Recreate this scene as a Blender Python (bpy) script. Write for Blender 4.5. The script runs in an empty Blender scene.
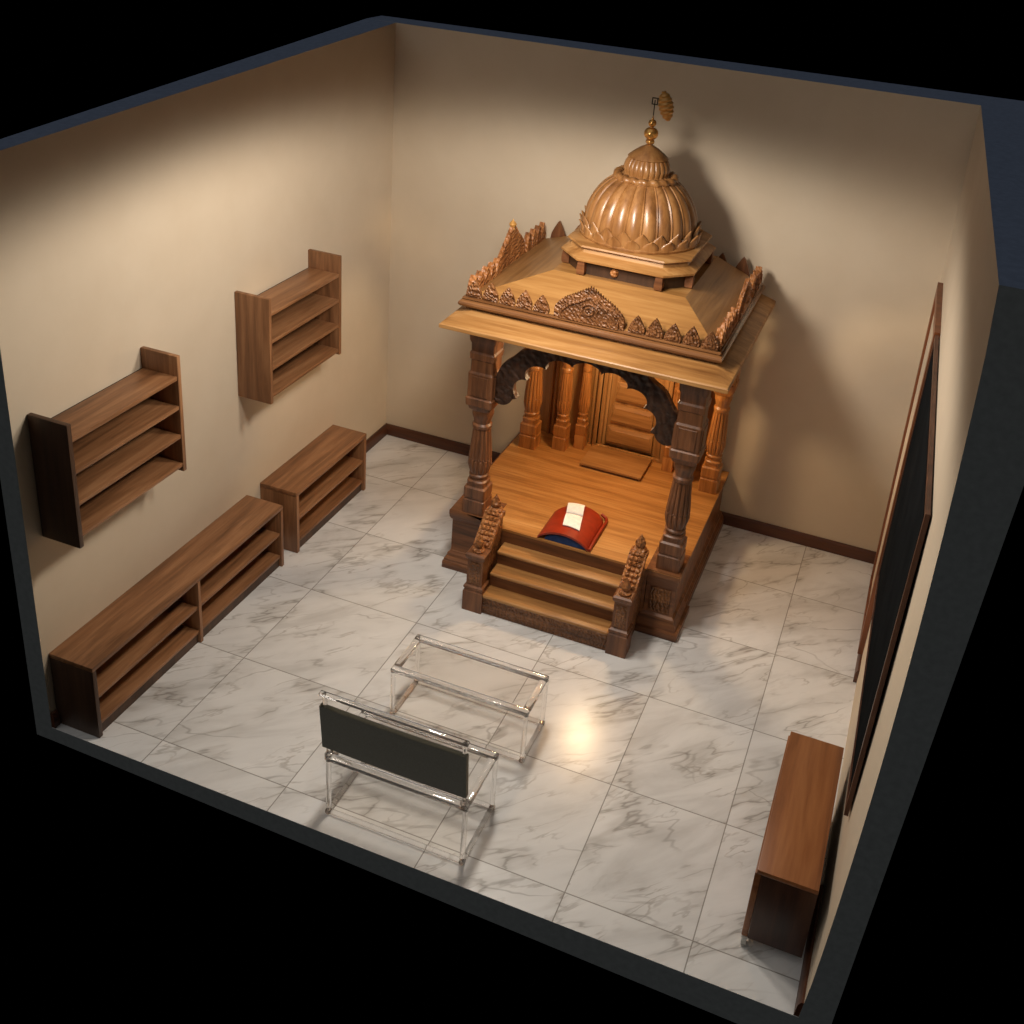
import bpy, bmesh, math, random
from mathutils import Matrix, Vector
random.seed(7)
S = bpy.context.scene
COL = S.collection
PI = math.pi

# ------------------------------------------------------------------ helpers
def lin(c):
    out = []
    for v in c:
        v = v / 255.0
        out.append(v / 12.92 if v <= .04045 else ((v + .055) / 1.055) ** 2.4)
    return (out[0], out[1], out[2], 1.0)

class NT:
    """small node-tree builder"""
    def __init__(self, name):
        self.m = bpy.data.materials.new(name)
        self.m.use_nodes = True
        self.t = self.m.node_tree
        self.t.nodes.clear()
        self.out = self.n('ShaderNodeOutputMaterial')
    def n(self, kind, **kw):
        nd = self.t.nodes.new(kind)
        for k, v in kw.items():
            setattr(nd, k, v)
        return nd
    def l(self, a, b):
        self.t.links.new(a, b)
    def val(self, sock, v):
        if hasattr(v, 'is_output'):
            self.l(v, sock)
        else:
            sock.default_value = v
    def math(self, op, a, b=0.0, c=None):
        nd = self.n('ShaderNodeMath', operation=op)
        self.val(nd.inputs[0], a); self.val(nd.inputs[1], b)
        if c is not None: self.val(nd.inputs[2], c)
        return nd.outputs[0]
    def ramp(self, fac, stops):
        nd = self.n('ShaderNodeValToRGB')
        el = nd.color_ramp.elements
        while len(el) < len(stops): el.new(.5)
        for e, (p, c) in zip(el, stops):
            e.position = p; e.color = c
        self.l(fac, nd.inputs[0])
        return nd.outputs[0]
    def mix(self, fac, a, b, mode='MIX'):
        nd = self.n('ShaderNodeMix', data_type='RGBA', blend_type=mode)
        self.val(nd.inputs[0], fac); self.val(nd.inputs[6], a); self.val(nd.inputs[7], b)
        return nd.outputs[2]
    def mapping(self, scale=(1, 1, 1), rot=(0, 0, 0), loc=(0, 0, 0), src=None):
        if src is None:
            src = self.n('ShaderNodeTexCoord').outputs['Object']
        mp = self.n('ShaderNodeMapping')
        mp.inputs['Scale'].default_value = scale
        mp.inputs['Rotation'].default_value = rot
        mp.inputs['Location'].default_value = loc
        self.l(src, mp.inputs[0])
        return mp.outputs[0]
    def noise(self, vec, scale, detail=4, rough=.5, dist=0.0):
        nd = self.n('ShaderNodeTexNoise')
        nd.inputs['Scale'].default_value = scale
        nd.inputs['Detail'].default_value = detail
        nd.inputs['Roughness'].default_value = rough
        nd.inputs['Distortion'].default_value = dist
        self.l(vec, nd.inputs['Vector'])
        return nd.outputs['Fac']
    def principled(self, color, rough=.5, metal=0.0, bump=None, bstr=.2, bdist=.01, coat=0.0, spec=.5):
        p = self.n('ShaderNodeBsdfPrincipled')
        self.val(p.inputs['Base Color'], color)
        self.val(p.inputs['Roughness'], rough)
        p.inputs['Metallic'].default_value = metal
        p.inputs['Coat Weight'].default_value = coat
        p.inputs['Coat Roughness'].default_value = .2
        p.inputs['Specular IOR Level'].default_value = spec
        if bump is not None:
            b = self.n('ShaderNodeBump')
            b.inputs['Strength'].default_value = bstr
            b.inputs['Distance'].default_value = bdist
            self.l(bump, b.inputs['Height'])
            self.l(b.outputs[0], p.inputs['Normal'])
        self.l(p.outputs[0], self.out.inputs[0])
        return p

def wood(name, dark, mid, light, axis='x', rough=.45, carve=0.0, carve_scale=22., seed=0., coat=0.0, grain=1.0, board=None):
    N = NT(name)
    long_, across = .9 * grain, 13. * grain
    sc = {'x': (long_, across, across), 'y': (across, long_, across), 'z': (across, across, long_)}[axis]
    v = N.mapping(scale=sc, loc=(seed, seed * .7, seed * 1.3))
    g1 = N.noise(v, 1.0, 5, .6, .6)
    v2 = N.mapping(scale=tuple(s * 4.5 for s in sc), loc=(seed + 3, 0, seed))
    g2 = N.noise(v2, 1.0, 3, .6)
    f = N.math('ADD', N.math('MULTIPLY', g1, .75), N.math('MULTIPLY', g2, .25))
    col = N.ramp(f, [(.30, lin(dark)), (.50, lin(mid)), (.68, lin(light))])
    h = g2
    bs, bd = .12, .004
    if board is not None:           # narrow deck boards laid side by side
        ax, w = board
        sep = N.n('ShaderNodeSeparateXYZ')
        N.l(N.n('ShaderNodeTexCoord').outputs['Object'], sep.inputs[0])
        fr = N.math('FRACT', N.math('DIVIDE', sep.outputs['xyz'.index(ax)], w))
        gap = N.math('LESS_THAN', fr, .05)
        col = N.mix(N.math('MULTIPLY', gap, .55), col, lin(dark))
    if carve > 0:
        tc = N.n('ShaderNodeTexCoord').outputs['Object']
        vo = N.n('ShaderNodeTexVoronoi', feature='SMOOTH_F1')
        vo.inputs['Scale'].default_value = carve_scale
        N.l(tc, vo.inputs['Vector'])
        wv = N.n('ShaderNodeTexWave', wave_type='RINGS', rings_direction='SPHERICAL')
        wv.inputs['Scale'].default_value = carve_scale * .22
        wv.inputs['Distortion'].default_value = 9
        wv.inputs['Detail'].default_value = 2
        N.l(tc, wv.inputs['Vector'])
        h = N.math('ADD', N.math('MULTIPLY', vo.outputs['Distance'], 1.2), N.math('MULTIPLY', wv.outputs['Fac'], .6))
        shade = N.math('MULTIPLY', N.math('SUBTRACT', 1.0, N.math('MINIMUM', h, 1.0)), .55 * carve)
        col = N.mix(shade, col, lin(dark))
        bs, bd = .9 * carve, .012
    N.principled(col, rough, 0, h, bs, bd, coat)
    return N.m

def plain(name, c, rough=.5, metal=0.0, spec=.5, var=.06, scale=30.):
    N = NT(name)
    n = N.noise(N.mapping(), scale, 3)
    a = lin(c)
    col = N.ramp(n, [(.3, tuple(x * (1 - var * 2) for x in a[:3]) + (1,)), (.7, tuple(min(1, x * (1 + var)) for x in a[:3]) + (1,))])
    N.principled(col, rough, metal, n, .05, .002, 0, spec)
    return N.m

# ---- mesh helpers
def newbm(): return bmesh.new()

def face(bm, vs):
    try: return bm.faces.new(vs)
    except ValueError: return None

def box(bm, x0, x1, y0, y1, z0, z1, bev=0.0, seg=2):
    vs = [bm.verts.new((x, y, z)) for z in (z0, z1) for y in (y0, y1) for x in (x0, x1)]
    idx = [(0, 2, 3, 1), (4, 5, 7, 6), (0, 1, 5, 4), (2, 6, 7, 3), (0, 4, 6, 2), (1, 3, 7, 5)]
    fs = [bm.faces.new([vs[i] for i in f]) for f in idx]
    if bev > 0:
        es = list({e for f in fs for e in f.edges})
        bmesh.ops.bevel(bm, geom=es, offset=bev, segments=seg, affect='EDGES', profile=.5)

def hexa(bm, p):   # p: 8 points, bottom ring 0-3 then top ring 4-7
    vs = [bm.verts.new(q) for q in p]
    return [bm.faces.new([vs[i] for i in f]) for f in [(0, 3, 2, 1), (4, 5, 6, 7), (0, 1, 5, 4), (1, 2, 6, 5), (2, 3, 7, 6), (3, 0, 4, 7)]]

def loft(bm, rings, cap0=True, cap1=True):
    R = [[bm.verts.new(p) for p in r] for r in rings]
    n = len(R[0])
    for a, b in zip(R, R[1:]):
        for i in range(n):
            face(bm, (a[i], a[(i + 1) % n], b[(i + 1) % n], b[i]))
    if cap0: face(bm, list(reversed(R[0])))
    if cap1: face(bm, R[-1])

def rect_ring(x0, x1, y0, y1, z, off=0.0, ch=0.0):
    x0 -= off; x1 += off; y0 -= off; y1 += off
    if ch <= 0: return [(x0, y0, z), (x1, y0, z), (x1, y1, z), (x0, y1, z)]
    return [(x0 + ch, y0, z), (x1 - ch, y0, z), (x1, y0 + ch, z), (x1, y1 - ch, z), (x1 - ch, y1, z), (x0 + ch, y1, z), (x0, y1 - ch, z), (x0, y0 + ch, z)]

def mould(bm, x0, x1, y0, y1, prof, ch=0.0):      # prof: (offset, z)
    loft(bm, [rect_ring(x0, x1, y0, y1, z, o, ch) for o, z in prof])

def turned(bm, cx, cy, prof, n=112, flutes=14):     # prof: (z, r, squareness, flute depth)
    rings = []
    for z, r, s, fl in prof:
        ring = []
        for i in range(n):
            a = 2 * PI * (i + .5) / n
            c, d = math.cos(a), math.sin(a)
            k = 1.0 / max(abs(c), abs(d))
            k = min(k, 1.34)
            rr = r * ((1 - s) + s * k)
            if fl: rr *= 1 - fl * (.5 + .5 * math.cos(a * flutes)) ** 4
            ring.append((cx + rr * c, cy + rr * d, z))
        rings.append(ring)
    loft(bm, rings)

def lathe(bm, cx, cy, prof, n=32, fn=None):
    rings = []
    for r, z in prof:
        rings.append([(cx + (r if fn is None else fn(r, z, 2 * PI * i / n)) * math.cos(2 * PI * i / n),
                       cy + (r if fn is None else fn(r, z, 2 * PI * i / n)) * math.sin(2 * PI * i / n), z) for i in range(n)])
    loft(bm, rings)

def prism(bm, poly, fn, t0, t1):                   # poly (u,v) extruded from t0 to t1 through fn(u,v,t)
    a = [bm.verts.new(fn(u, v, t0)) for u, v in poly]
    b = [bm.verts.new(fn(u, v, t1)) for u, v in poly]
    n = len(poly)
    fa = face(bm, list(reversed(a))); fb = face(bm, b)
    for i in range(n): face(bm, (a[i], a[(i + 1) % n], b[(i + 1) % n], b[i]))
    bmesh.ops.triangulate(bm, faces=[f for f in (fa, fb) if f])

def tube(bm, pts, r, n=10, cap=True):
    pts = [Vector(p) for p in pts]
    rings = []
    up = Vector((0.13, .27, 1)).normalized()
    for i, p in enumerate(pts):
        d = (pts[min(i + 1, len(pts) - 1)] - pts[max(i - 1, 0)]).normalized()
        a = d.cross(up)
        if a.length < .2: a = d.cross(Vector((1, .1, 0)))
        a.normalize(); b = d.cross(a).normalized()
        rings.append([tuple(p + r * (math.cos(2 * PI * k / n) * a + math.sin(2 * PI * k / n) * b)) for k in range(n)])
    loft(bm, rings, cap, cap)

def obj(name, bm, mats, parent=None, label=None, smooth=35, kind=None):
    bmesh.ops.remove_doubles(bm, verts=bm.verts, dist=1e-6)
    bmesh.ops.recalc_face_normals(bm, faces=bm.faces)
    me = bpy.data.meshes.new(name)
    bm.to_mesh(me); bm.free()
    for m in (mats if isinstance(mats, (list, tuple)) else [mats]): me.materials.append(m)
    if smooth:
        me.shade_smooth()
        me.set_sharp_from_angle(angle=math.radians(smooth))
    o = bpy.data.objects.new(name, me)
    COL.objects.link(o)
    if parent is not None:
        o.parent = parent
        # parts are modelled in room coordinates; only the thing's Empty carries an offset
        if parent.type == 'EMPTY':
            o.matrix_parent_inverse = Matrix.Translation(-parent.location)
    if label: o['label'] = label
    if kind: o['kind'] = kind
    return o

def thing(name, label, cat, loc, group=None):
    o = bpy.data.objects.new(name, None)
    COL.objects.link(o)
    o.location = loc
    o.empty_display_size = .1
    o['label'] = label; o['category'] = cat
    if group: o['group'] = group
    return o

def tag(o, label, cat, group=None):
    o['label'] = label; o['category'] = cat
    if group: o['group'] = group
    return o

# ------------------------------------------------------------------ dimensions from the photograph
W, D = 4.319, 4.0

# ------------------------------------------------------------------ materials
def wall_mat():
    N = NT('cream_plaster')
    n = N.noise(N.mapping(), 2.2, 5, .6)
    n2 = N.noise(N.mapping(), 60, 3, .6)
    col = N.ramp(n, [(.3, lin((208, 191, 167))), (.7, lin((214, 198, 175)))])
    N.principled(col, .75, 0, n2, .06, .003, 0, .25)
    return N.m
M_WALL = wall_mat()
M_SHELL = plain('dark_slate_shell', (122, 137, 165), .7, 0, .3)
M_SHELL_F = plain('dark_slate_front', (130, 136, 138), .7, 0, .3)

def marble():
    N = NT('marble_tiles')
    tc = N.n('ShaderNodeTexCoord').outputs['Object']
    sep = N.n('ShaderNodeSeparateXYZ'); N.l(tc, sep.inputs[0])
    X, Y = sep.outputs[0], sep.outputs[1]
    xs = [.622, 1.442, 2.326, 3.09, 3.766]
    ys = [-.71, -1.457, -2.235, -3.03, -3.815]
    line = None; idx = 0.0; idy = 0.0
    for arr, C in ((xs, X), (ys, Y)):
        for i, p in enumerate(arr):
            d = N.math('ABSOLUTE', N.math('SUBTRACT', C, p))
            line = d if line is None else N.math('MINIMUM', line, d)
            st = N.math('GREATER_THAN', C, p)
            if C is X: idx = N.math('ADD', idx, st)
            else: idy = N.math('ADD', idy, st)
    grout = N.math('SUBTRACT', 1.0, N.n('ShaderNodeMath', operation='SMOOTH_MIN').outputs[0]) if False else N.math('LESS_THAN', line, .0032)
    # every tile takes its own piece of stone
    com = N.n('ShaderNodeCombineXYZ')
    N.l(N.math('ADD', N.math('MULTIPLY', idx, 3.7), N.math('MULTIPLY', idy, 1.9)), com.inputs[0])
    N.l(N.math('ADD', N.math('MULTIPLY', idy, 5.3), N.math('MULTIPLY', idx, -2.1)), com.inputs[1])
    N.l(N.math('ADD', N.math('MULTIPLY', idx, .9), idy), com.inputs[2])
    add = N.n('ShaderNodeVectorMath', operation='ADD')
    N.l(tc, add.inputs[0]); N.l(com.outputs[0], add.inputs[1])
    P = add.outputs[0]
    def streak(deg, asp, loc=(0, 0, 0)):       # turn first, then squeeze across the streak
        return N.mapping(scale=(1.0, asp, 1.0), loc=loc, src=N.mapping(rot=(0, 0, math.radians(-deg)), src=P))
    v = streak(42, 3.0)
    cloud = N.noise(v, 1.3, 5, .6, .5)
    base = N.ramp(cloud, [(.30, lin((204, 203, 201))), (.50, lin((226, 226, 225))), (.75, lin((236, 236, 235)))])
    def vein(scale, w, dist, seed, deg=55, asp=2.6):
        vv = streak(deg, asp, (seed, seed * 1.7, seed * .3))
        n = N.noise(vv, scale, 4, .5, dist)
        d = N.math('ABSOLUTE', N.math('SUBTRACT', n, .5))
        mr = N.n('ShaderNodeMapRange', interpolation_type='SMOOTHSTEP')
        N.l(d, mr.inputs[0]); mr.inputs[1].default_value = 0; mr.inputs[2].default_value = w
        mr.inputs[3].default_value = 1; mr.inputs[4].default_value = 0
        mk = N.noise(N.mapping(loc=(seed * 2, 1, seed), src=P), 2.6, 2)
        m2 = N.n('ShaderNodeMapRange', interpolation_type='SMOOTHSTEP')
        N.l(mk, m2.inputs[0]); m2.inputs[1].default_value = .42; m2.inputs[2].default_value = .66
        return N.math('MULTIPLY', mr.outputs[0], m2.outputs[0])
    v1 = vein(1.15, .016, .25, 4.2, 42, 4.2)
    v1b = vein(1.15, .085, .25, 4.2, 42, 4.2)
    v2 = vein(2.0, .022, .3, 9.1, 48, 3.6)
    v3 = vein(.8, .010, .4, 14.3, 30, 2.6)
    c = N.mix(N.math('MULTIPLY', v1b, .36), base, lin((150, 143, 134)))
    c = N.mix(N.math('MULTIPLY', v1, .5), c, lin((104, 96, 88)))
    c = N.mix(N.math('MULTIPLY', v2, .4), c, lin((128, 118, 106)))
    c = N.mix(N.math('MULTIPLY', v3, .4), c, lin((112, 106, 100)))
    c = N.mix(N.math('MULTIPLY', grout, .75), c, lin((112, 106, 98)))
    rough = N.math('ADD', .225, N.math('MULTIPLY', grout, .4))
    N.principled(c, rough, 0, None, 0, 0, 0, .5)
    return N.m
M_FLOOR = marble()

WAL = dict(dark=(92, 60, 37), mid=(142, 98, 64), light=(174, 127, 88))
M_WAL_X = wood('walnut_grain_x', axis='x', rough=.42, **WAL)
M_WAL_Y = wood('walnut_grain_y', axis='y', rough=.42, seed=2.3, **WAL)
M_WAL_Z = wood('walnut_grain_z', axis='z', rough=.45, seed=5.1, **WAL)
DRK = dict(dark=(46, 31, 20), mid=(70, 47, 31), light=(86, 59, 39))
M_DRK_Y = wood('walnut_shaded_back', (18, 12, 8), (28, 18, 12), (36, 24, 16), 'y', .7, seed=1.1)  # walnut darkened to paint the shade inside racks and shelves
M_DRK_Z = wood('walnut_shaded_end', axis='z', rough=.5, seed=1.7, **DRK)  # darker walnut copy, shade of the unlit end panels put into the colour
M_BASE = wood('baseboard_wood', (58, 33, 22), (88, 52, 34), (104, 64, 42), 'x', .4, seed=.4)
M_BASE_Y = wood('baseboard_wood_side', (58, 33, 22), (88, 52, 34), (104, 64, 42), 'y', .4, seed=.9)
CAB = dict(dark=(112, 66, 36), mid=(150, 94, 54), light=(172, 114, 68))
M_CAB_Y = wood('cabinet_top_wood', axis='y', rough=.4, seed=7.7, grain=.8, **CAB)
M_CAB_Z = wood('cabinet_shaded_wood', (48, 28, 20), (70, 42, 28), (86, 54, 36), 'z', .45, seed=3.9)  # shade of the cabinet's unlit end painted into the carcass wood

TEAK = dict(dark=(120, 78, 38), mid=(166, 118, 66), light=(192, 146, 92))
M_TEAK_X = wood('teak_grain_x', axis='x', rough=.42, seed=1.0, **TEAK)
M_TEAK_Y = wood('teak_grain_y', axis='y', rough=.42, seed=4.0, **TEAK)
M_TEAK_Z = wood('teak_grain_z', axis='z', rough=.42, seed=6.0, **TEAK)
M_DECK = wood('teak_deck', (134, 86, 38), (180, 126, 66), (202, 152, 90), 'x', .4, seed=8.0, board=('y', .062))
BRN = dict(dark=(64, 38, 22), mid=(116, 72, 42), light=(146, 96, 58))
M_BRN_X = wood('brown_wood_x', axis='x', rough=.4, seed=2.0, **BRN)
M_BRN_Z = wood('brown_wood_z', axis='z', rough=.42, seed=3.0, **BRN)
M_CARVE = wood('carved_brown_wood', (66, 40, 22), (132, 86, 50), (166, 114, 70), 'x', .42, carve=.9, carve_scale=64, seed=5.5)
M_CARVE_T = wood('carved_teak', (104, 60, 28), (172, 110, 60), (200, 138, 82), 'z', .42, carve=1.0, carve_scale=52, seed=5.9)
M_CARVE_D = wood('carved_shaded_wood', (30, 20, 14), (66, 42, 28), (92, 60, 40), 'z', .5, carve=1.0, carve_scale=30, seed=6.6)  # front arch: the shade on its unlit face is put into the colour
M_COL = wood('front_column_shaded_wood', (64, 40, 24), (116, 74, 46), (148, 98, 62), 'z', .4, seed=9.0, grain=1.6)  # front columns: shade under the roof painted into the wood tone
M_COL_T = wood('rear_column_lit_wood', (116, 70, 30), (170, 112, 56), (196, 138, 76), 'z', .38, seed=9.6, grain=1.6)  # rear columns: lamp-lit tone painted into a lighter copy of the wood
M_DOME = wood('dome_polished_wood', (104, 66, 34), (146, 100, 56), (170, 124, 76), 'z', .34, seed=11., coat=.2)
M_BRASS = plain('polished_brass', (226, 168, 92), .2, .7)
M_BRASS_D = plain('aged_brass', (214, 158, 86), .3, .25)
M_IRON = plain('dark_iron', (52, 42, 34), .5, .6)
M_RED = plain('red_leather', (150, 44, 18), .36, 0, .5, .1, 18)
M_BLUE = plain('blue_cloth', (34, 62, 112), .7, 0, .3, .15, 40)
M_WHITE = plain('white_cloth', (248, 246, 240), .8, 0, .3, .05, 40)
M_SLING = plain('charcoal_canvas', (162, 158, 145), .8, 0, .25, .05, 120)
M_BLACK = plain('black_glass', (30, 31, 32), .8, 0, 0.0, .1, 5)
M_BLACK_M = plain('black_plastic', (32, 33, 34), .8, 0, .05)
M_TRIM = wood('screen_trim_wood', (52, 30, 22), (84, 52, 38), (104, 68, 50), 'z', .4, seed=12.)
M_CASTOR = plain('pale_castor', (206, 202, 192), .4)

def acrylic(name, tint, clear, ior):
    N = NT(name)
    g = N.n('ShaderNodeBsdfGlass'); g.inputs['IOR'].default_value = ior
    g.inputs['Roughness'].default_value = .015; g.inputs['Color'].default_value = tint
    t = N.n('ShaderNodeBsdfTransparent'); t.inputs['Color'].default_value = tint
    n = N.noise(N.mapping(), 6, 2)
    mx = N.n('ShaderNodeMixShader')
    N.l(N.math('ADD', clear, N.math('MULTIPLY', N.math('SUBTRACT', n, .5), .1)), mx.inputs[0])
    N.l(g.outputs[0], mx.inputs[1]); N.l(t.outputs[0], mx.inputs[2])
    N.l(mx.outputs[0], N.out.inputs[0])
    return N.m
M_ACR = acrylic('clear_acrylic', (1, .995, .99, 1), .08, 1.5)
def sheet():
    N = NT('clear_acrylic_sheet')
    t = N.n('ShaderNodeBsdfTransparent'); t.inputs['Color'].default_value = (.95, .94, .925, 1)
    g = N.n('ShaderNodeBsdfGlossy'); g.inputs['Roughness'].default_value = .05
    fr = N.n('ShaderNodeFresnel'); fr.inputs['IOR'].default_value = 1.35
    n = N.noise(N.mapping(), 3, 2)
    mx = N.n('ShaderNodeMixShader')
    N.l(N.math('MULTIPLY', fr.outputs[0], N.math('ADD', .75, N.math('MULTIPLY', n, .3))), mx.inputs[0])
    N.l(t.outputs[0], mx.inputs[1]); N.l(g.outputs[0], mx.inputs[2])
    N.l(mx.outputs[0], N.out.inputs[0])
    return N.m
M_SHEET = sheet()

# ------------------------------------------------------------------ the room shell
def shell(name, pts, inner, kinds):
    bm = newbm()
    fs = hexa(bm, pts)
    for f, k in zip(fs, kinds): f.material_index = k
    return obj(name, bm, [M_WALL, M_SHELL, M_SHELL_F], None, None, 0, 'structure')
# hexa faces: bottom, top, side01, side12, side23, side30
zb = -.12
bl_t = 3.555; fl_t = 3.345; br_t = 3.58; fr_t = 3.66
BT_ = -.205
shell('wall_left', [(-.12, -D, -.10), (0, -D, -.10), (0, 0, -.10), (-.2, 0, -.10),
                    (-.12, -D, fl_t), (0, -D, fl_t), (0, 0, bl_t), (-.25, 0, bl_t)], 0, (1, 1, 2, 0, 1, 1))
shell('wall_back', [(-.2, 0, zb), (4.6, 0, zb), (4.6, .3, zb), (-.2, .22, zb),
                    (-.25, 0, bl_t), (4.72, 0, br_t), (4.72, .43, br_t), (-.25, .24, bl_t)], 0, (1, 1, 0, 1, 1, 1))
# right wall: its inner face bows out a little towards the front
def wall_r(y, z):
    s_ = -y / D
    zt = br_t + (fr_t - br_t) * s_
    f = min(1, max(0, z / zt))
    x = W + (4.259 + (4.333 - 4.259) * s_ - W) * f
    return x + .052 * (math.sin(PI * f) ** .7 if 0 < f < 1 else 0) * s_ ** 1.3
bm = newbm()
NY, NZ = 16, 16
g = []
for j in range(NZ + 1):
    row = []
    for i in range(NY + 1):
        y = -D + D * i / NY
        zt = br_t + (fr_t - br_t) * (-y / D)
        z = BT_ if j == 0 else zt * (j - 1) / (NZ - 1)
        row.append(bm.verts.new((wall_r(y, z), y, z)))
    g.append(row)
o4 = [bm.verts.new(p) for p in ((4.455, -D, BT_), (4.61, -D, fr_t), (4.72, 0, br_t), (4.6, 0, BT_))]
for j in range(NZ):
    for i in range(NY): face(bm, (g[j][i], g[j + 1][i], g[j + 1][i + 1], g[j][i + 1]))
def addf(vs, k):
    f = face(bm, vs)
    if f: f.material_index = k
addf([g[j][0] for j in range(NZ + 1)] + [o4[1], o4[0]], 2)
addf([g[NZ][i] for i in range(NY + 1)] + [o4[2], o4[1]], 1)
addf([g[j][NY] for j in range(NZ, -1, -1)] + [o4[3], o4[2]], 1)
addf([g[0][i] for i in range(NY, -1, -1)] + [o4[0], o4[3]], 1)
addf(o4, 1)
obj('wall_right', bm, [M_WALL, M_SHELL, M_SHELL_F], None, None, 20, 'structure')
bm = newbm()
fs = hexa(bm, [(0, -D, -.10), (W, -D, -.205), (W, 0, -.2), (0, 0, -.1),
               (0, -D, 0), (W, -D, 0), (W, 0, 0), (0, 0, 0)])
for f, k in zip(fs, (1, 0, 2, 1, 1, 1)): f.material_index = k
obj('floor', bm, [M_FLOOR, M_SHELL, M_SHELL_F], None, None, 0, 'structure')

def baseboard(name, bmf, mat):
    obj(name, bmf, mat, None, None, 30, 'structure')
bp = [(0, 0), (.024, 0), (.024, .075), (.018, .088), (.012, .1), (0, .1)]
bm = newbm(); prism(bm, bp, lambda u, v, t: (t, -u - .0005, v + .0005), .001, 4.316); baseboard('baseboard_back', bm, M_BASE)
for ya, yb in ((-3.998, -3.957), (-.9, -.026)):
    bm = newbm(); prism(bm, bp, lambda u, v, t: (u + .0005, t, v + .0005), ya, yb); baseboard('baseboard_left', bm, M_BASE_Y)
for ya, yb in ((-3.998, -3.3), (-1.5, -.026)):
    bm = newbm(); prism(bm, bp, lambda u, v, t: (wall_r(t, v) - .0005 - u, t, v + .0005), ya, yb); baseboard('baseboard_right', bm, M_BASE_Y)

# ------------------------------------------------------------------ left wall: low racks and hanging shelves
XW = .0005
def low_rack(name, label, y0, y1, h, x1, bays, th=.03, x0=.001):
    t = thing(name, label, 'shoe rack', (x1 / 2, (y0 + y1) / 2, 0), 'low open walnut racks along the left wall')
    e = .0008
    bm = newbm(); box(bm, x0, x1, y0, y1, h - th, h, .004); obj('top_board', bm, M_WAL_Y, t)
    for k, (a, b) in enumerate(((y0, y0 + th), (y1 - th, y1))):
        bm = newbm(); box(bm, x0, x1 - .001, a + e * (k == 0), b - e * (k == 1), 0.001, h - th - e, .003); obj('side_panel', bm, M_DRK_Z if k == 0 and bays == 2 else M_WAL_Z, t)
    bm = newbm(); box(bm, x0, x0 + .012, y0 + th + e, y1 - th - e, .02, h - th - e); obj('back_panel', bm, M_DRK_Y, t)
    edges = [y0 + th + (y1 - y0 - 2 * th) * i / bays for i in range(bays + 1)]
    for d in edges[1:-1]:
        bm = newbm(); box(bm, x0 + .013, x1 - .002, d - .013, d + .013, .001, h - th - e, .002); obj('divider', bm, M_WAL_Z, t)
    for i in range(bays):
        a = edges[i] + (.0145 if i else e); b = edges[i + 1] - (.0145 if i < bays - 1 else e)
        for z in (.075, .262):
            bm = newbm(); box(bm, x0 + .013, x1 - .012, a, b, z, z + .024, .003); obj('shelf', bm, M_WAL_Y, t)
        bm = newbm(); box(bm, x1 - .036, x1 - .022, a, b, .001, .074); obj('plinth', bm, M_DRK_Z, t)
    return t
low_rack('shoe_rack', 'long low walnut shoe rack with two bays standing along the left wall', -3.955, -2.075, .505, .3, 2)
low_rack('shoe_rack', 'short low walnut shoe rack with one bay standing nearest the back corner', -1.915, -.905, .517, .307, 1, .034)

def wall_shelf(label, y0, y1, z0, z1, fronts, x1=.26, up=0.0):
    t = thing('wall_shelf', label, 'wall shelf', (x1 / 2, (y0 + y1) / 2, z0), 'walnut shelves hung on the left wall')
    th = .03; e = .0008
    first = True
    for a, b in ((y0, y0 + th), (y1 - th, y1)):
        bm = newbm(); box(bm, XW, x1, a, b, z0 + up * .6 * (not first), z1 + up * (not first), .004)
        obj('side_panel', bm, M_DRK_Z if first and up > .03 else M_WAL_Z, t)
        first = False
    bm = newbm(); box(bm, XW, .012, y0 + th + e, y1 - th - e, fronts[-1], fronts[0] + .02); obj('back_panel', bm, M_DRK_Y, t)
    for z in fronts:
        bm = newbm(); box(bm, .013, x1 - .004, y0 + th + e, y1 - th - e, z, z + .026, .003); obj('shelf', bm, M_WAL_Y, t)
    return t
wall_shelf('walnut wall shelf hanging above the long rack, nearer the front edge of the room', -3.895, -3.005, 1.25, 1.993, [1.88, 1.69, 1.5, 1.308], .253, .038)
wall_shelf('walnut wall shelf hanging above the short rack, nearer the back corner', -2.13, -1.222, 1.315, 2.073, [1.944, 1.748, 1.553, 1.356], .26, .028)

# ------------------------------------------------------------------ right wall: cabinet, board and screen
t = thing('low_cabinet', 'low walnut cabinet on castors standing by the right wall', 'cabinet', (4.14, -3.23, 0))
cx0, cx1, cy0, cy1, cz0, cz1 = 3.995, 4.283, -3.738, -2.745, .06, .525
bm = newbm(); box(bm, cx0 - .004, cx1, cy0 - .004, cy1, cz1 - .028, cz1, .004); obj('top_board', bm, M_CAB_Y, t)
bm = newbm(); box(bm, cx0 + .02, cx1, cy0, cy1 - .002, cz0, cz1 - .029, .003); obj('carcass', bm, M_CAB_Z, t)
ym = (cy0 + cy1) / 2
for a, b in ((cy0 + .003, ym - .002), (ym + .002, cy1 - .004)):
    bm = newbm(); box(bm, cx0 - .012, cx0 + .019, a, b, cz0 + .004, cz1 - .03, .003)
    d = obj('door', bm, M_CAB_Y, t)
for px in (cx0 + .006, cx1 - .08):
    for py in ((cy0 + .018 if px < 4.1 else cy0 + .12), cy1 - .08):
        bm = newbm()
        prism(bm, [(.027 * math.cos(2 * PI * i / 20), .027 * math.sin(2 * PI * i / 20)) for i in range(20)], lambda u, v, s, px=px, py=py: (px + s, py + u, .028 + v), -.012, .012)
        box(bm, px - .016, px + .016, py - .014, py + .014, .046, .0595, .002)
        obj('castor', bm, M_CASTOR, t, 'pale castor wheel')

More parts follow.
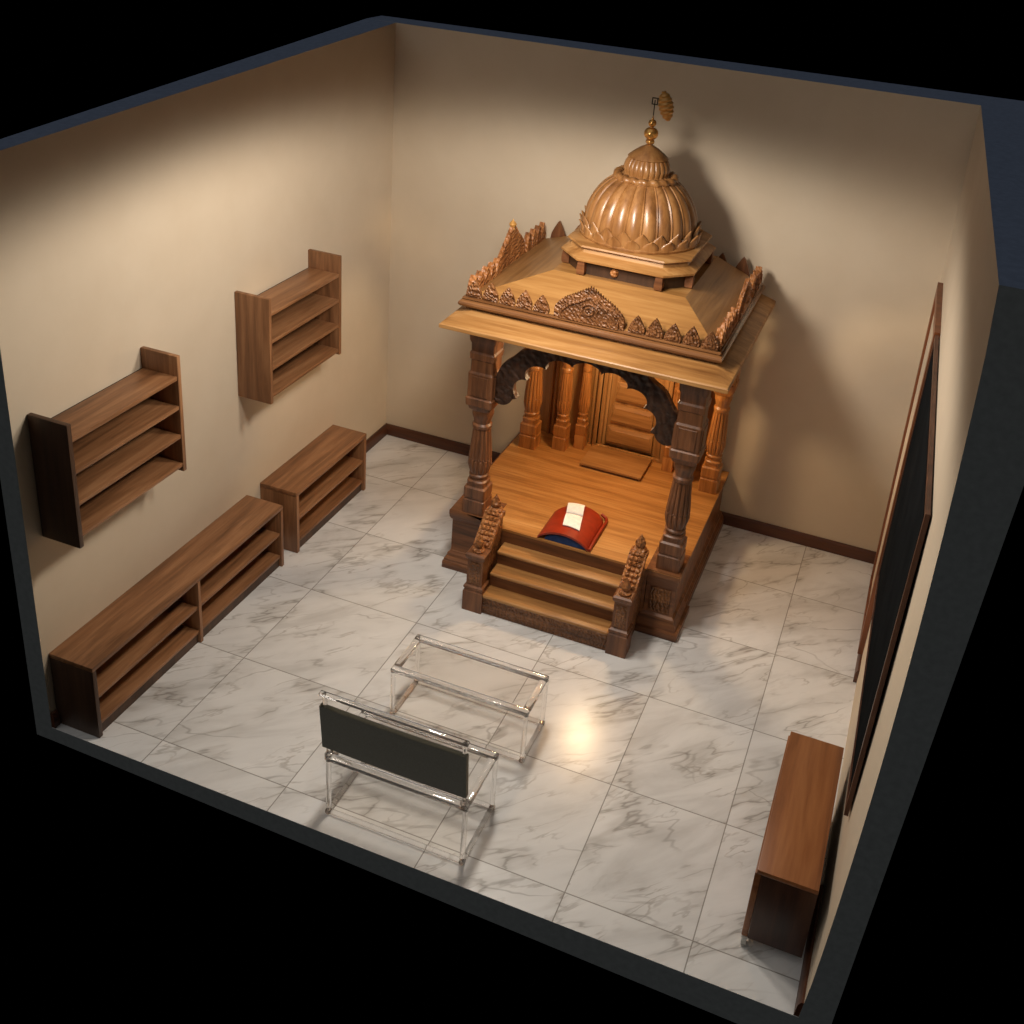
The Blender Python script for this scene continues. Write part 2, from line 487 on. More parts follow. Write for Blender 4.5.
# walnut framed cream board, flat on the right wall near the back corner
def on_wall(y, z, off):
    return (wall_r(y, z) - off, y, z)
def wslab(bm, y0, y1, z0, z1, o0, o1):   # slab lying on the right wall
    hexa(bm, [on_wall(y0, z0, o1), on_wall(y0, z0, o0), on_wall(y1, z0, o0), on_wall(y1, z0, o1),
              on_wall(y0, z1, o1), on_wall(y0, z1, o0), on_wall(y1, z1, o0), on_wall(y1, z1, o1)])
t = thing('wall_board', 'tall cream board in a walnut frame on the right wall beside the back corner', 'board', on_wall(-1., .13, .02))
y0, y1, z0, z1 = -1.33, -.38, .105, 2.47
bm = newbm(); wslab(bm, y0 + .1, y1 - .1, z0 + .06, z1 - .07, .001, .02); obj('panel', bm, M_WALL, t, 'cream panel')
bm = newbm()
wslab(bm, y0, y0 + .1, z0, z1, .001, .035); wslab(bm, y1 - .1, y1, z0, z1, .001, .035)
wslab(bm, y0 + .1, y1 - .1, z0, z0 + .06, .001, .035); wslab(bm, y0 + .1, y1 - .1, z1 - .07, z1, .001, .035)
obj('frame', bm, wood('board_frame_wood', (84, 44, 24), (120, 68, 38), (140, 84, 50), 'z', .4, seed=14.), t, None, 0)

t = thing('wall_screen', 'large black glass screen with a thin brown trim mounted on the right wall', 'screen', (4.31, -2.4, .75))
SY0, SY1, SZ0, SZ1 = -3.46, -1.345, .75, 2.46
def on_scr(f, g, off):      # f along the screen (0 front .. 1 back), g upward
    y = SY0 + (SY1 - SY0) * f; z = SZ0 + (SZ1 - SZ0) * g
    x00, x10 = wall_r(SY0, SZ0), wall_r(SY1, SZ0)
    x01, x11 = wall_r(SY0, SZ1), wall_r(SY1, SZ1)
    x = (x00 * (1 - f) + x10 * f) * (1 - g) + (x01 * (1 - f) + x11 * f) * g
    return (x - .022 - off, y, z)
def sslab(bm, f0, f1, g0, g1, o0, o1):
    hexa(bm, [on_scr(f0, g0, o1), on_scr(f0, g0, o0), on_scr(f1, g0, o0), on_scr(f1, g0, o1),
              on_scr(f0, g1, o1), on_scr(f0, g1, o0), on_scr(f1, g1, o0), on_scr(f1, g1, o1)])
bm = newbm(); sslab(bm, .013, .987, .016, .984, -.016, .0); obj('housing', bm, M_BLACK_M, t, None, 0)
bm = newbm(); sslab(bm, .03, .97, .05, .965, .0002, .004); obj('glass', bm, M_BLACK, t, 'black glass panel', 0)
bm = newbm()
sslab(bm, 0, .0128, 0, 1, -.014, .007); sslab(bm, .9872, 1, 0, 1, -.014, .007)
sslab(bm, .0128, .9872, 0, .0158, -.014, .007); sslab(bm, .0128, .9872, .9842, 1, -.014, .007)
obj('trim', bm, M_TRIM, t, 'thin brown trim', 0)

# ------------------------------------------------------------------ acrylic seats
def rounded_post(bm, x, y, z0, z1, r): tube(bm, [(x, y, z0), (x, y, z1)], r, 12)
def acrylic_frame(t, x0, x1, y0, y1, h, r=.0145):
    corners = [(x0 + r, y0 + r), (x1 - r, y0 + r), (x1 - r, y1 - r), (x0 + r, y1 - r)]
    for (x, y) in corners:
        bm = newbm(); rounded_post(bm, x, y, .0295, h - .031, r); obj('leg', bm, M_ACR, t)
    bm = newbm()
    for a, b in zip(corners, corners[1:] + corners[:1]):
        d = Vector((b[0] - a[0], b[1] - a[1], 0)).normalized() * r * 1.0
        tube(bm, [(a[0] - d.x, a[1] - d.y, .0148), (b[0] + d.x, b[1] + d.y, .0148)], r, 12)
    obj('base_rail', bm, M_ACR, t)
    w = .045
    for q in ((x0, x1, y0, y0 + w), (x0, x1, y1 - w, y1)):
        bm = newbm(); box(bm, *q, h - .03, h, .009, 3); obj('seat_rail', bm, M_ACR, t)
    for q in ((x0, x0 + w, y0 + w + .001, y1 - w - .001), (x1 - w, x1, y0 + w + .001, y1 - w - .001)):
        bm = newbm(); box(bm, *q, h - .03, h, .009, 3); obj('side_rail', bm, M_ACR, t)
    bm = newbm()
    vs = [bm.verts.new(p) for p in ((x0 + w, y0 + w, h - .016), (x1 - w, y0 + w, h - .016), (x1 - w, y1 - w, h - .016), (x0 + w, y1 - w, h - .016))]
    bm.faces.new(vs); obj('seat_panel', bm, M_SHEET, t, None, 0)
    # clear sheets closing the long sides
    for yy in (y0 + .02, y1 - .02):
        bm = newbm()
        vs = [bm.verts.new(p) for p in ((x0 + .03, yy, .03), (x1 - .03, yy, .03), (x1 - .03, yy, h - .032), (x0 + .03, yy, h - .032))]
        bm.faces.new(vs); obj('side_panel', bm, M_SHEET, t, None, 0)
t = thing('acrylic_ottoman', 'clear acrylic ottoman bench standing between the chair and the steps', 'ottoman', (2.15, -2.92, 0))
acrylic_frame(t, 1.695, 2.572, -3.10, -2.745, .375)
t = thing('acrylic_chair', 'clear acrylic lounge chair with a charcoal canvas back near the front edge', 'chair', (2.15, -3.68, 0))
acrylic_frame(t, 1.73, 2.552, -3.885, -3.465, .405)
for x in (1.738, 2.522):
    bm = newbm()
    rounded_pts = [(x, -3.855, .385), (x, -3.865, .5), (x, -3.885, .7), (x, -3.9, .835)]
    tube(bm, rounded_pts, .012, 10)
    box(bm, x - .018, x + .018, -3.875, -3.835, .37, .42, .006)
    obj('back_post', bm, M_ACR, t)
bm = newbm()
box(bm, 1.712, 2.545, -3.918, -3.888, .836, .856, .006)
obj('top_rail', bm, M_ACR, t)
bm = newbm()
rows = [(z, -3.868 - (z - .46) * .1) for z in [.468 + .3 * i / 8 for i in range(9)]]
front = []
nx = 24
g0 = [[bm.verts.new((1.714 + (2.540 - 1.714) * i / nx, y - .014 - .006 * math.sin(PI * i / nx), z)) for i in range(nx + 1)] for z, y in rows]
g1 = [[bm.verts.new((1.714 + (2.540 - 1.714) * i / nx, y + .014 - .006 * math.sin(PI * i / nx), z)) for i in range(nx + 1)] for z, y in rows]
for g, flip in ((g0, 0), (g1, 1)):
    for j in range(8):
        for i in range(nx):
            q = (g[j][i], g[j][i + 1], g[j + 1][i + 1], g[j + 1][i]); face(bm, q if not flip else tuple(reversed(q)))
for j in range(8):
    for i in (0, nx): face(bm, (g0[j][i], g0[j + 1][i], g1[j + 1][i], g1[j][i]))
obj('back_sling', bm, M_SLING, t, 'charcoal canvas sling', 40)

# ------------------------------------------------------------------ the carved wooden temple
T = thing('temple', 'carved teak domed home temple with pillars and front steps against the back wall', 'temple', (2.2, -.82, 0))
PX0, PX1, PY0, PY1, PZ = 1.355, 3.045, -1.58, -.045, .49
bm = newbm()
mould(bm, PX0 + .005, PX1, -1.53, PY1, [(.045, .001), (.045, .055), (.038, .06), (.038, .075), (.02, .095), (.02, .115), (.004, .13), (0, .14), (0, .40), (.006, .405), (.018, .43), (.018, .4715)])
obj('plinth', bm, M_BRN_X, T)
bm = newbm()
prism(bm, [(1.362, -1.525), (1.66, -1.525), (1.66, -1.602), (PX1 + .022, -1.602), (PX1 + .022, PY1 + .01), (1.362, PY1 + .01)], lambda u, v, t: (u, v, t), .472, PZ)
obj('deck', bm, M_DECK, T)
bm = newbm(); box(bm, 1.66, 2.84, -1.5985, -1.549, .001, .4715); obj('step_backing', bm, M_BRN_X, T)
for x0, x1, lft in ((1.378, 1.648, 1), (2.845, 3.05, 0)):
    bm = newbm()
    cap = [(.008, .39), (.026, .42), (.036, .455), (.036, .485), (.030, .4955)] if lft else [(.004, .40), (.006, .42), (.006, .45), (.018, .456), (.018, .484), (.014, .4955)]
    mould(bm, x0, x1, -1.52 if lft else -1.585, -1.33, [(.062, .002), (.062, .05), (.040, .058), (.034, .09), (.018, .115), (.016, .135), (0, .15), (0, .38)] + cap)
    p = obj('pedestal', bm, M_BRN_X, T)
    yf = -1.52 if lft else -1.585
    bm = newbm(); box(bm, x0 + .03, x1 - .03, yf - .009, yf - .0005, .17, .36, .004); obj('carved_panel', bm, M_CARVE, p)

# steps
SX0, SX1 = 1.795, 2.706
st = [(.135, .163, -1.955, -1.60), (.25, .278, -1.845, -1.60), (.36, .388, -1.735, -1.60)]
low = 0.001
yprev = -1.6
for i, (za, zt, yf, yb) in enumerate(st):
    bm = newbm(); box(bm, SX0, SX1, yf + .018, -1.6, low, za - .0005); r = obj('riser', bm, M_CARVE if i == 0 else M_BRN_X, T)
    bm = newbm(); box(bm, SX0, SX1, yf, -1.6, za, zt, .011, 3); obj('tread', bm, M_TEAK_X, T)
    low = zt + .0005
# stair railings with newel posts
for x0, x1 in ((1.655, 1.793), (2.708, 2.838)):
    xc = (x0 + x1) / 2
    bm = newbm()
    prism(bm, [(-1.83, .001), (-1.83, .43), (-1.80, .45), (-1.66, .60), (-1.602, .60), (-1.602, .001)], lambda u, v, s: (s, u, v), x0 + .02, x1 - .02)
    rl = obj('stair_railing', bm, M_CARVE, T, None, 25)
    bm = newbm()
    prism(bm, [(-1.845, .42), (-1.845, .475), (-1.665, .645), (-1.602, .645), (-1.602, .605), (-1.66, .605)], lambda u, v, s: (s, u, v), x0 + .006, x1 - .006)
    for k in range(7):
        f = k / 6.
        yy, zz = -1.83 + f * .16, .488 + f * .15
        for sx in (-.03, 0, .03):
            bmesh.ops.create_icosphere(bm, subdivisions=2, radius=.019, matrix=Matrix.Translation((xc + sx, yy, zz)) @ Matrix.Diagonal((1, 1.1, .9, 1)))
    obj('hand_rail', bm, M_CARVE_T, rl)
    bm = newbm()
    mould(bm, x0, x1, -1.955, -1.835, [(.004, .001), (.004, .16), (-.004, .168), (-.004, .18), (.002, .186), (.002, .2), (-.012, .21), (-.012, .42), (-.004, .428), (.001, .44), (.001, .458), (-.012, .468)])
    nw = obj('newel_post', bm, M_BRN_Z, T)
    bm = newbm(); box(bm, x0 + .028, x1 - .028, -1.9485, -1.9425, .225, .40, .003)
    obj('newel_panel', bm, M_CARVE, nw)
    for cy, zb_, s in ((-1.895, .469, .85), (-1.628, .646, 1.0)):
        bmf = newbm()
        lathe(bmf, xc, cy, [(.046 * s, zb_), (.05 * s, zb_ + .01), (.04 * s, zb_ + .022), (.026 * s, zb_ + .03), (.034 * s, zb_ + .04), (.036 * s, zb_ + .058), (.028 * s, zb_ + .08), (.012 * s, zb_ + .105), (.003, zb_ + .125)], 20)
        obj('finial', bmf, M_CARVE_T, rl)

# columns
def column(x, y, z0, z1, r, mat, cap_w=1.0, name='column', mats=None):
    m2 = mats or mat
    H = z1 - z0
    def P(f): return z0 + f * H
    bm = newbm()
    turned(bm, x, y, [(P(0), r * 1.02, 1, 0), (P(.075), r * 1.02, 1, 0), (P(.08), r * .94, 1, 0), (P(.088), r * .94, 1, 0), (P(.092), r, 1, 0), (P(.145), r, 1, 0), (P(.152), r * .84, .9, 0), (P(.168), r * .84, .8, 0),
                      (P(.172), r * .92, .5, 0), (P(.182), r * .92, .5, 0), (P(.188), r * .8, .3, 0), (P(.196), r * .8, .2, 0)])
    b = bm
    bm = newbm()
    turned(bm, x, y, [(P(.1965), r * .74, .2, 0), (P(.205), r * .86, .1, 0), (P(.215), r * .88, .1, 0), (P(.222), r * .76, .1, .0),
                      (P(.235), r * .88, .1, .12), (P(.275), r * 1.05, .1, .17), (P(.30), r * 1.03, .1, .17), (P(.306), r * .96, .1, 0), (P(.312), r * 1.02, .1, .17), (P(.46), r * .8, .1, .17), (P(.475), r * .74, .1, 0),
                      (P(.48), r * .84, .1, 0), (P(.495), r * .86, .1, 0), (P(.505), r * .72, .1, 0), (P(.53), r * .8, .1, .06), (P(.545), r * .90, .1, 0), (P(.56), r * .94, .1, 0), (P(.575), r * .86, .3, 0)])
    sh = obj(name, bm, mat, T, None, 30)
    obj('base', b, mat, sh, None, 30)
    bm = newbm()
    cw = cap_w
    turned(bm, x, y, [(P(.5755), r * .86, .5, 0), (P(.59), r * 1.0, 1, 0), (P(.605), r * 1.06, 1, 0), (P(.612), r * 1.16 * cw, 1, 0), (P(.65), r * 1.2 * cw, 1, 0), (P(.656), r * 1.1 * cw, 1, .0),
                      (P(.78), r * 1.1 * cw, 1, 0), (P(.79), r * .98 * cw, 1, 0), (P(.85), r * .96 * cw, 1, 0), (P(.855), r * 1.05 * cw, 1, 0), (P(.885), r * 1.08 * cw, 1, 0), (P(.895), r * .98 * cw, 1, 0), (P(.935), r * 1.0 * cw, 1, 0), (P(.95), r * 1.12 * cw, 1, 0), (P(1), r * 1.18 * cw, 1, 0)])
    for k in range(4):
        a = PI / 2 * k
        for o in (-.5, 0, .5):
            px, py = x + r * 1.1 * cw * math.cos(a) - o * r * math.sin(a), y + r * 1.1 * cw * math.sin(a) + o * r * math.cos(a)
            hx = .006 + .2 * r * abs(math.sin(a)); hy = .006 + .2 * r * abs(math.cos(a))
            box(bm, px - hx, px + hx, py - hy, py + hy, P(.665), P(.77), .003, 1)
    obj('capital', bm, m2, sh, None, 30)
    return sh
CZ1 = 1.915
column(1.516, -1.465, .4958, CZ1, .08, M_COL, 1.06)
column(2.962, -1.485, .4958, CZ1, .08, M_COL, 1.06)
column(2.975, -.36, PZ + .001, CZ1, .07, M_COL_T)
column(1.50, -.40, PZ + .001, CZ1, .07, M_COL_T)
column(1.735, -.315, PZ + .001, CZ1, .056, M_COL_T)
column(1.872, -.225, PZ + .001, CZ1, .044, M_COL_T)
column(2.755, -.315, PZ + .001, CZ1, .056, M_COL_T)
column(2.612, -.225, PZ + .001, CZ1, .044, M_COL_T)

# back wall of the temple with its niche
bm = newbm()
box(bm, 1.44, 2.975, -.13, -.075, PZ + .001, CZ1)
for x in (1.56, 1.60, 1.66, 1.80, 1.925, 2.565, 2.69, 2.83, 2.89, 2.93):
    box(bm, x - .012, x + .012, -.15, -.1305, PZ + .001, CZ1 - .02, .004)
bk = obj('back_wall', bm, M_TEAK_Z, T, None, 25)
bm = newbm()     # nested door frame
for k, (hw, ztop, th) in enumerate(((.30, 1.62, .045), (.262, 1.56, .03), (.235, 1.51, .018))):
    xc = 2.255
    w = .034
    yb, yf = -.1305, -.1305 - th
    box(bm, xc - hw, xc - hw + w, yf, yb, PZ + .002, ztop, .005)
    box(bm, xc + hw - w, xc + hw, yf, yb, PZ + .002, ztop, .005)
    box(bm, xc - hw + w, xc + hw - w, yf, yb, ztop - w, ztop, .005)
    box(bm, xc - hw + w, xc + hw - w, yf, yb, PZ + .002, PZ + .03, .005)
obj('niche_frame', bm, M_TEAK_Z, bk, None, 25)
bm = newbm()     # raised panels one above the other
for z0, z1, hw in ((.54, .70, .19), (.73, .90, .17), (.93, 1.10, .15), (1.13, 1.30, .13), (1.33, 1.44, .11)):
    loft(bm, [[(2.255 - hw, y, z0 + o), (2.255 + hw, y, z0 + o), (2.255 + hw - o, y, z1 - o), (2.255 - hw + o, y, z1 - o)] for y, o in ((-.131, 0), (-.146, .002), (-.158, .028), (-.160, .03))])
obj('niche_panel', bm, M_TEAK_X, bk, None, 20)

# cusped arches between the pillars
def arch(fn, t0, t1, c, zs, hw_o, hw_i, zo, zi, mat, cusps=7, name='arch'):
    n = 140
    inner, outer = [], []
    for i in range(n + 1):
        f = i / n
        a = PI * (1 - f)
        # round lobes meeting in inward points
        lob = abs(math.sin(PI * cusps * f))
        s = .88 + .12 * lob ** .6
        ix = c + hw_i * 1.0 * math.cos(a) * (s if 0 < f < 1 else 1)
        iz = zs + (zi - zs) * (max(0, math.sin(a)) ** .85) * s
        inner.append((ix, iz))
        ox = c + hw_o * math.cos(a)
        oz = zs + .04 + (zo - zs - .04) * (max(0, math.sin(a)) ** .95) + .007 * math.sin(PI * 18 * f)
        outer.append((ox, oz))
    bm = newbm()
    rings = []
    V = {}
    for side, t in ((0, t0), (1, t1)):
        for k, L in (('i', inner), ('o', outer)):
            V[(side, k)] = [bm.verts.new(fn(u, v, t)) for u, v in L]
    for i in range(n):
        for side in (0, 1):
            face(bm, (V[(side, 'i')][i], V[(side, 'i')][i + 1], V[(side, 'o')][i + 1], V[(side, 'o')][i]))
        for k in 'io':
            face(bm, (V[(0, k)][i], V[(0, k)][i + 1], V[(1, k)][i + 1], V[(1, k)][i]))
    for i in (0, n):
        face(bm, (V[(0, 'i')][i], V[(0, 'o')][i], V[(1, 'o')][i], V[(1, 'i')][i]))
    # scroll bosses where the arch springs from the pillars
    for sgn in (-1, 1):
        u0 = c + sgn * (hw_o + hw_i) / 2
        prism(bm, [(u0 + (hw_o - hw_i) * .58 * math.cos(2 * PI * i / 24), zs + .02 + .075 * math.sin(2 * PI * i / 24)) for i in range(24)], fn, t0 - .004, t1 + .004)
    return obj(name, bm, mat, T, None, 30)
arch(lambda u, v, t: (u, t, v), -1.51, -1.455, 2.238, 1.455, .645, .51, 1.95, 1.845, M_CARVE_D, 7)
arch(lambda u, v, t: (t, u, v), 1.475, 1.52, -.93, 1.46, .46, .35, 1.93, 1.80, M_CARVE_T, 5)
arch(lambda u, v, t: (t, u, v), 2.955, 3.0, -.93, 1.46, .46, .35, 1.93, 1.80, M_CARVE_T, 5)

# beam and ceiling under the eave
bm = newbm()
mould(bm, 1.43, 3.06, -1.57, -.07, [(0, CZ1 + .001), (0, 1.955)])
obj('ceiling_beam', bm, M_TEAK_X, T)
# eave
EX0, EX1, EY0, EY1 = 1.272, 3.192, -1.725, -.05
bm = newbm()
loft(bm, [rect_ring(EX0 + .01, EX1 - .01, EY0 + .01, EY1 - .004, 1.9555), rect_ring(EX0, EX1, EY0, EY1, 1.962), rect_ring(EX0, EX1, EY0, EY1, 1.985), rect_ring(EX0 + .006, EX1 - .006, EY0 + .006, EY1 - .003, 1.992),
          rect_ring(EX0 + .13, EX1 - .13, EY0 + .2, EY1 - .01, 2.03)])
obj('eave', bm, M_TEAK_X, T, None, 25)
# frieze moulding
FX0, FX1, FY0, FY1 = 1.335, 3.072, -1.50, -.07
bm = newbm()
mould(bm, FX0, FX1, FY0, FY1, [(-.016, 2.0305), (-.016, 2.046), (.002, 2.050), (.014, 2.054), (.023, 2.064), (.026, 2.075), (.022, 2.086), (.011, 2.095), (-.004, 2.098), (-.004, 2.102), (.005, 2.105), (.004, 2.113), (-.012, 2.117), (-.02, 2.118)])
obj('frieze', bm, wood('frieze_polished_wood', (80, 50, 28), (126, 84, 50), (156, 110, 68), 'x', .24, seed=2.6, coat=.5), T, None, 30)
# roof: four sloping faces
DXc, DYc = 2.276, -.655
RZ0, RZ1 = 2.1185, 2.285
a = rect_ring(FX0 + .02, FX1 - .02, FY0 + .02, FY1 - .02, RZ0)
b = rect_ring(DXc - .46, DXc + .46, DYc - .47, DYc + .47, RZ1)
bm = newbm()
va = [bm.verts.new(p) for p in a]; vb = [bm.verts.new(p) for p in b]
for i in range(4):
    f = bm.faces.new((va[i], va[(i + 1) % 4], vb[(i + 1) % 4], vb[i])); f.material_index = i % 2
bm.faces.new(vb); bm.faces.new(list(reversed(va)))
obj('roof', bm, [wood('roof_boards_x', (126, 84, 42), (162, 115, 62), (182, 136, 80), 'x', .42, seed=15.),
                 wood('roof_boards_y', (112, 76, 40), (146, 104, 60), (168, 126, 78), 'y', .42, seed=16.)], T, None, 0)

# parapet of carved leaves with a crested plaque on each side
def leaf_poly(w, h):
    right = [(.46, 0), (.5, .16), (.47, .34), (.38, .52), (.26, .70), (.14, .86), (.05, .96), (0, 1.0)]
    r = [(w * a_, h * b_) for a_, b_ in right]
    return r + [(-u, v) for u, v in reversed(r[:-1])]
def leaf(fn, u, z, w, h, mat, th=.022):
    bm = newbm()
    prism(bm, [(u + a_, z + b_) for a_, b_ in leaf_poly(w, h)], fn, 0, th)
    prism(bm, [(u + a_ * .68, z + .012 + b_ * .72) for a_, b_ in leaf_poly(w, h)], fn, -.007, -.0002)
    prism(bm, [(u + a_ * .3, z + .025 + b_ * .45) for a_, b_ in leaf_poly(w, h)], fn, -.013, -.0072)
    return obj('parapet_leaf', bm, mat, T, None, 30)
def plaque(fn, u, z, w, h, mat, finial=False):
    def crest(k, wob):
        if not finial:
            pts = []
            n = 56
            for i in range(n + 1):
                x = -1 + 2 * i / n
                hh = .26 + .56 * max(0, 1 - x * x) ** .75 + .18 * max(0, 1 - abs(x) * 2.2) ** 1.3
                pts.append((u + x * w / 2 * k, z + h * k * hh * (1 + wob * (i % 2))))
            return [(u - w / 2 * k, z)] + pts + [(u + w / 2 * k, z)]
        pts = []
        n = 48
        for i in range(n + 1):
            f = i / n
            x = -1 + 2 * f
            p = (1 - abs(x) ** 1.5)
            hh = .28 + .72 * (math.sin(PI * f) ** .95 * .75 + .25 * max(0, 1 - abs(x) * 2.2))
            pts.append((u + x * w / 2 * k, z + h * k * hh * (1 + wob * (i % 2))))
        return [(u - w / 2 * k, z)] + pts + [(u + w / 2 * k, z)]
    bm = newbm()
    prism(bm, crest(1, .09), fn, 0, .026)
    prism(bm, crest(.86, 0), fn, -.012, -.0002)
    pl = obj('parapet_plaque', bm, mat, T, None, 25)
    bm = newbm()
    # raised curl in the middle
    pts = []
    for i in range(40):
        a_ = i / 39. * 3.4 * PI
        r = .052 * h / .2 * (1 - i / 50.)
        q = fn(u + r * math.cos(a_), z + h * .40 + r * math.sin(a_) * .8, -.016); pts.append(q)
    tube(bm, pts, .0075, 8)
    rim = []
    for (uu, vv) in crest(.78, 0)[1:-1]: rim.append(fn(uu, vv, -.014))
    tube(bm, rim, .009, 8)
    obj('scroll', bm, mat, pl)
    if finial:
        bm = newbm(); q = fn(u, z + h, .013)
        lathe(bm, q[0], q[1], [(.02, q[2] - .012), (.012, q[2]), (.024, q[2] + .012), (.028, q[2] + .026), (.018, q[2] + .042), (.006, q[2] + .052), (.002, q[2] + .064)], 16)
        obj('finial', bm, M_BRASS_D, pl)
    return pl
ZP = 2.1186
fF = lambda u, v, t: (u, FY0 + .008 + t, v)
fL = lambda u, v, t: (FX0 + .008 + t, u, v)
fR = lambda u, v, t: (FX1 - .008 - t, u, v)
fB = lambda u, v, t: (u, FY1 - .012 - t, v)
plx = 2.215
for i in range(5):
    leaf(fF, FX0 + .07 + i * .119, ZP, .108, .118 + .008 * (i % 2), M_CARVE)
    leaf(fF, FX1 - .07 - i * .119, ZP, .108, .118 + .008 * (i % 2), M_CARVE)
plaque(fF, plx - .008, ZP, .47, .228, M_CARVE)
plaque(fL, -.74, ZP, .50, .27, M_CARVE_T, True)
plaque(fR, -.70, ZP, .44, .21, M_CARVE_T)
for i in range(5):
    leaf(fL, FY0 + .09 + i * .098, ZP, .096, .125, M_CARVE_T, .045)
    leaf(fR, FY0 + .09 + i * .098, ZP, .096, .125, M_CARVE_T, .045)
for i in range(4):
    leaf(fL, FY1 - .07 - i * .098, ZP, .092, .15, M_CARVE_T, .04)
    leaf(fR, FY1 - .08 - i * .098, ZP, .094, .14, M_CARVE_T, .045)
for i in range(10):
    leaf(fB, FX0 + .15 + i * .159, ZP, .12, .17, M_BRN_Z)

# dome base: chamfered square with feet
bx = .462; by = .475; ch = .165
FEET = []
for sx, sy in ((-1, -1), (1, -1), (1, 1), (-1, 1)):
    for kx, ky in ((bx - ch - .028, by - .028), (bx - .028, by - ch - .028)):
        bm = newbm(); FEET.append(bm)
        mould(bm, DXc + sx * kx - .03, DXc + sx * kx + .03, DYc + sy * ky - .03, DYc + sy * ky + .03, [(-.012, 2.2865), (-.004, 2.295), (-.002, 2.33), (-.008, 2.3835)])
bm = newbm()
R = lambda o, z: rect_ring(DXc - bx, DXc + bx, DYc - by, DYc + by, z, o, ch + o * .59)
loft(bm, [R(-.0, 2.384), R(.006, 2.388), R(.006, 2.401), R(-.006, 2.408), R(-.05, 2.435), R(-.058, 2.462), R(-.036, 2.468), R(-.028, 2.475), R(-.032, 2.486), R(-.066, 2.489)])
db = obj('dome_base', bm, M_TEAK_X, T, None, 30)
bm = newbm(); loft(bm, [R(-.05, 2.2862), R(-.05, 2.3835)]); obj('recessed_plinth', bm, M_DRK_Z, db, None, 30)  # dark wood paints the shade below the overhanging lip
bm = newbm()
bmesh.ops.create_uvsphere(bm, u_segments=16, v_segments=10, radius=.03, matrix=Matrix.Translation((DXc - .045, DYc - by + .052, 2.332)))
obj('boss', bm, M_CARVE_T, db)
for b_ in FEET: obj('foot', b_, M_BRN_X, db, None, 30)
# dome
DX, DY = 2.258, -.66
NR = 22
def rib(r, z, a_):
    k = abs(math.cos(a_ * NR / 2))          # round gadroons with a thin fillet in each valley
    v = r * (.94 + .06 * k ** .7)
    return v + (.016 * max(0, 1 - k / .15) if r > .1 else 0)
prof = []
for i in range(29):
    f = i / 28.
    if f < .2:
        prof.append((.375 + .016 * (f / .2), 2.49 + .08 * f / .2))
    else:
        g_ = (f - .2) / .8
        ang = g_ * 1.1
        prof.append((.391 * math.cos(ang) ** .92, 2.57 + .372 * math.sin(ang)))
bm = newbm(); lathe(bm, DX, DY, prof, NR * 12, rib); obj('dome', bm, M_DOME, T, None, 50)
# lotus petals around the foot of the dome
bm = newbm()
lathe(bm, DX, DY, [(.41, 2.4895), (.415, 2.505), (.40, 2.52), (.375, 2.53)], 64)
def petal(bm, a0, w, zb_, h, r0, flare, tip):
    nu, nv = 6, 7
    V = []
    for j in range(nv + 1):
        f = j / nv
        row = []
        hw = w * (1 - f ** 2.4) * (1 + .25 * math.sin(PI * f))
        for i in range(nu + 1):
            s = -1 + 2 * i / nu
            r = r0 + flare * abs(f) ** 1.6 + .012 * (1 - s * s) + (tip * max(0, f - .6) ** 1.5 * 1.1)
            a_ = a0 + s * hw
            row.append((DX + r * math.cos(a_), DY + r * math.sin(a_), zb_ + h * f))
        V.append([bm.verts.new(p) for p in row])
    for j in range(nv):
        for i in range(nu): face(bm, (V[j][i], V[j][i + 1], V[j + 1][i + 1], V[j + 1][i]))
NP = 20
for k in range(NP):
    petal(bm, 2 * PI * k / NP, PI / NP * .95, 2.495, .128, .392, -.006, .05)
for k in range(NP):
    petal(bm, 2 * PI * (k + .5) / NP, PI / NP * .9, 2.49, .09, .400, .004, .05)
lp = obj('lotus_petals', bm, M_DOME, T, None, 60)
sm = lp.modifiers.new('thick', 'SOLIDIFY'); sm.thickness = .007
# rope ring, upper dome, cone cap
bm = newbm()
n1 = 120; n2 = 12
Rr = [[(DX + (.195 + (.024 + .006 * math.sin(18 * 2 * PI * i / n1 + 2 * PI * j / n2 * 1.0)) * math.cos(2 * PI * j / n2)) * math.cos(2 * PI * i / n1),
        DY + (.195 + (.024 + .006 * math.sin(18 * 2 * PI * i / n1 + 2 * PI * j / n2)) * math.cos(2 * PI * j / n2)) * math.sin(2 * PI * i / n1),
        2.905 + (.024 + .006 * math.sin(18 * 2 * PI * i / n1 + 2 * PI * j / n2)) * math.sin(2 * PI * j / n2)) for j in range(n2)] for i in range(n1)]
VV = [[bm.verts.new(p) for p in r] for r in Rr]
for i in range(n1):
    for j in range(n2): face(bm, (VV[i][j], VV[(i + 1) % n1][j], VV[(i + 1) % n1][(j + 1) % n2], VV[i][(j + 1) % n2]))
obj('rope_ring', bm, M_DOME, T, None, 80)
bm = newbm()
lathe(bm, DX, DY, [(.175, 2.882), (.185, 2.90), (.15, 2.925), (.155, 2.945), (.158, 2.965), (.150, 3.0), (.132, 3.03)], 240, lambda r, z, a_: r * (.95 + .05 * abs(math.cos(a_ * 12)) ** .6))
obj('upper_dome', bm, M_DOME, T, None, 50)
bm = newbm()
lathe(bm, DX, DY, [(.132, 3.0305), (.138, 3.036), (.132, 3.043), (.10, 3.07), (.065, 3.095), (.03, 3.115), (.018, 3.122)], 40)
obj('cone_cap', bm, M_DOME, T, None, 40)
bm = newbm()
pr = [(.012, 3.1225), (.026, 3.128), (.031, 3.14), (.026, 3.152), (.014, 3.156)]
pr += [(.012 + .036 * math.sin(PI * i / 14), 3.194 - .040 * math.cos(PI * i / 14)) for i in range(15)]
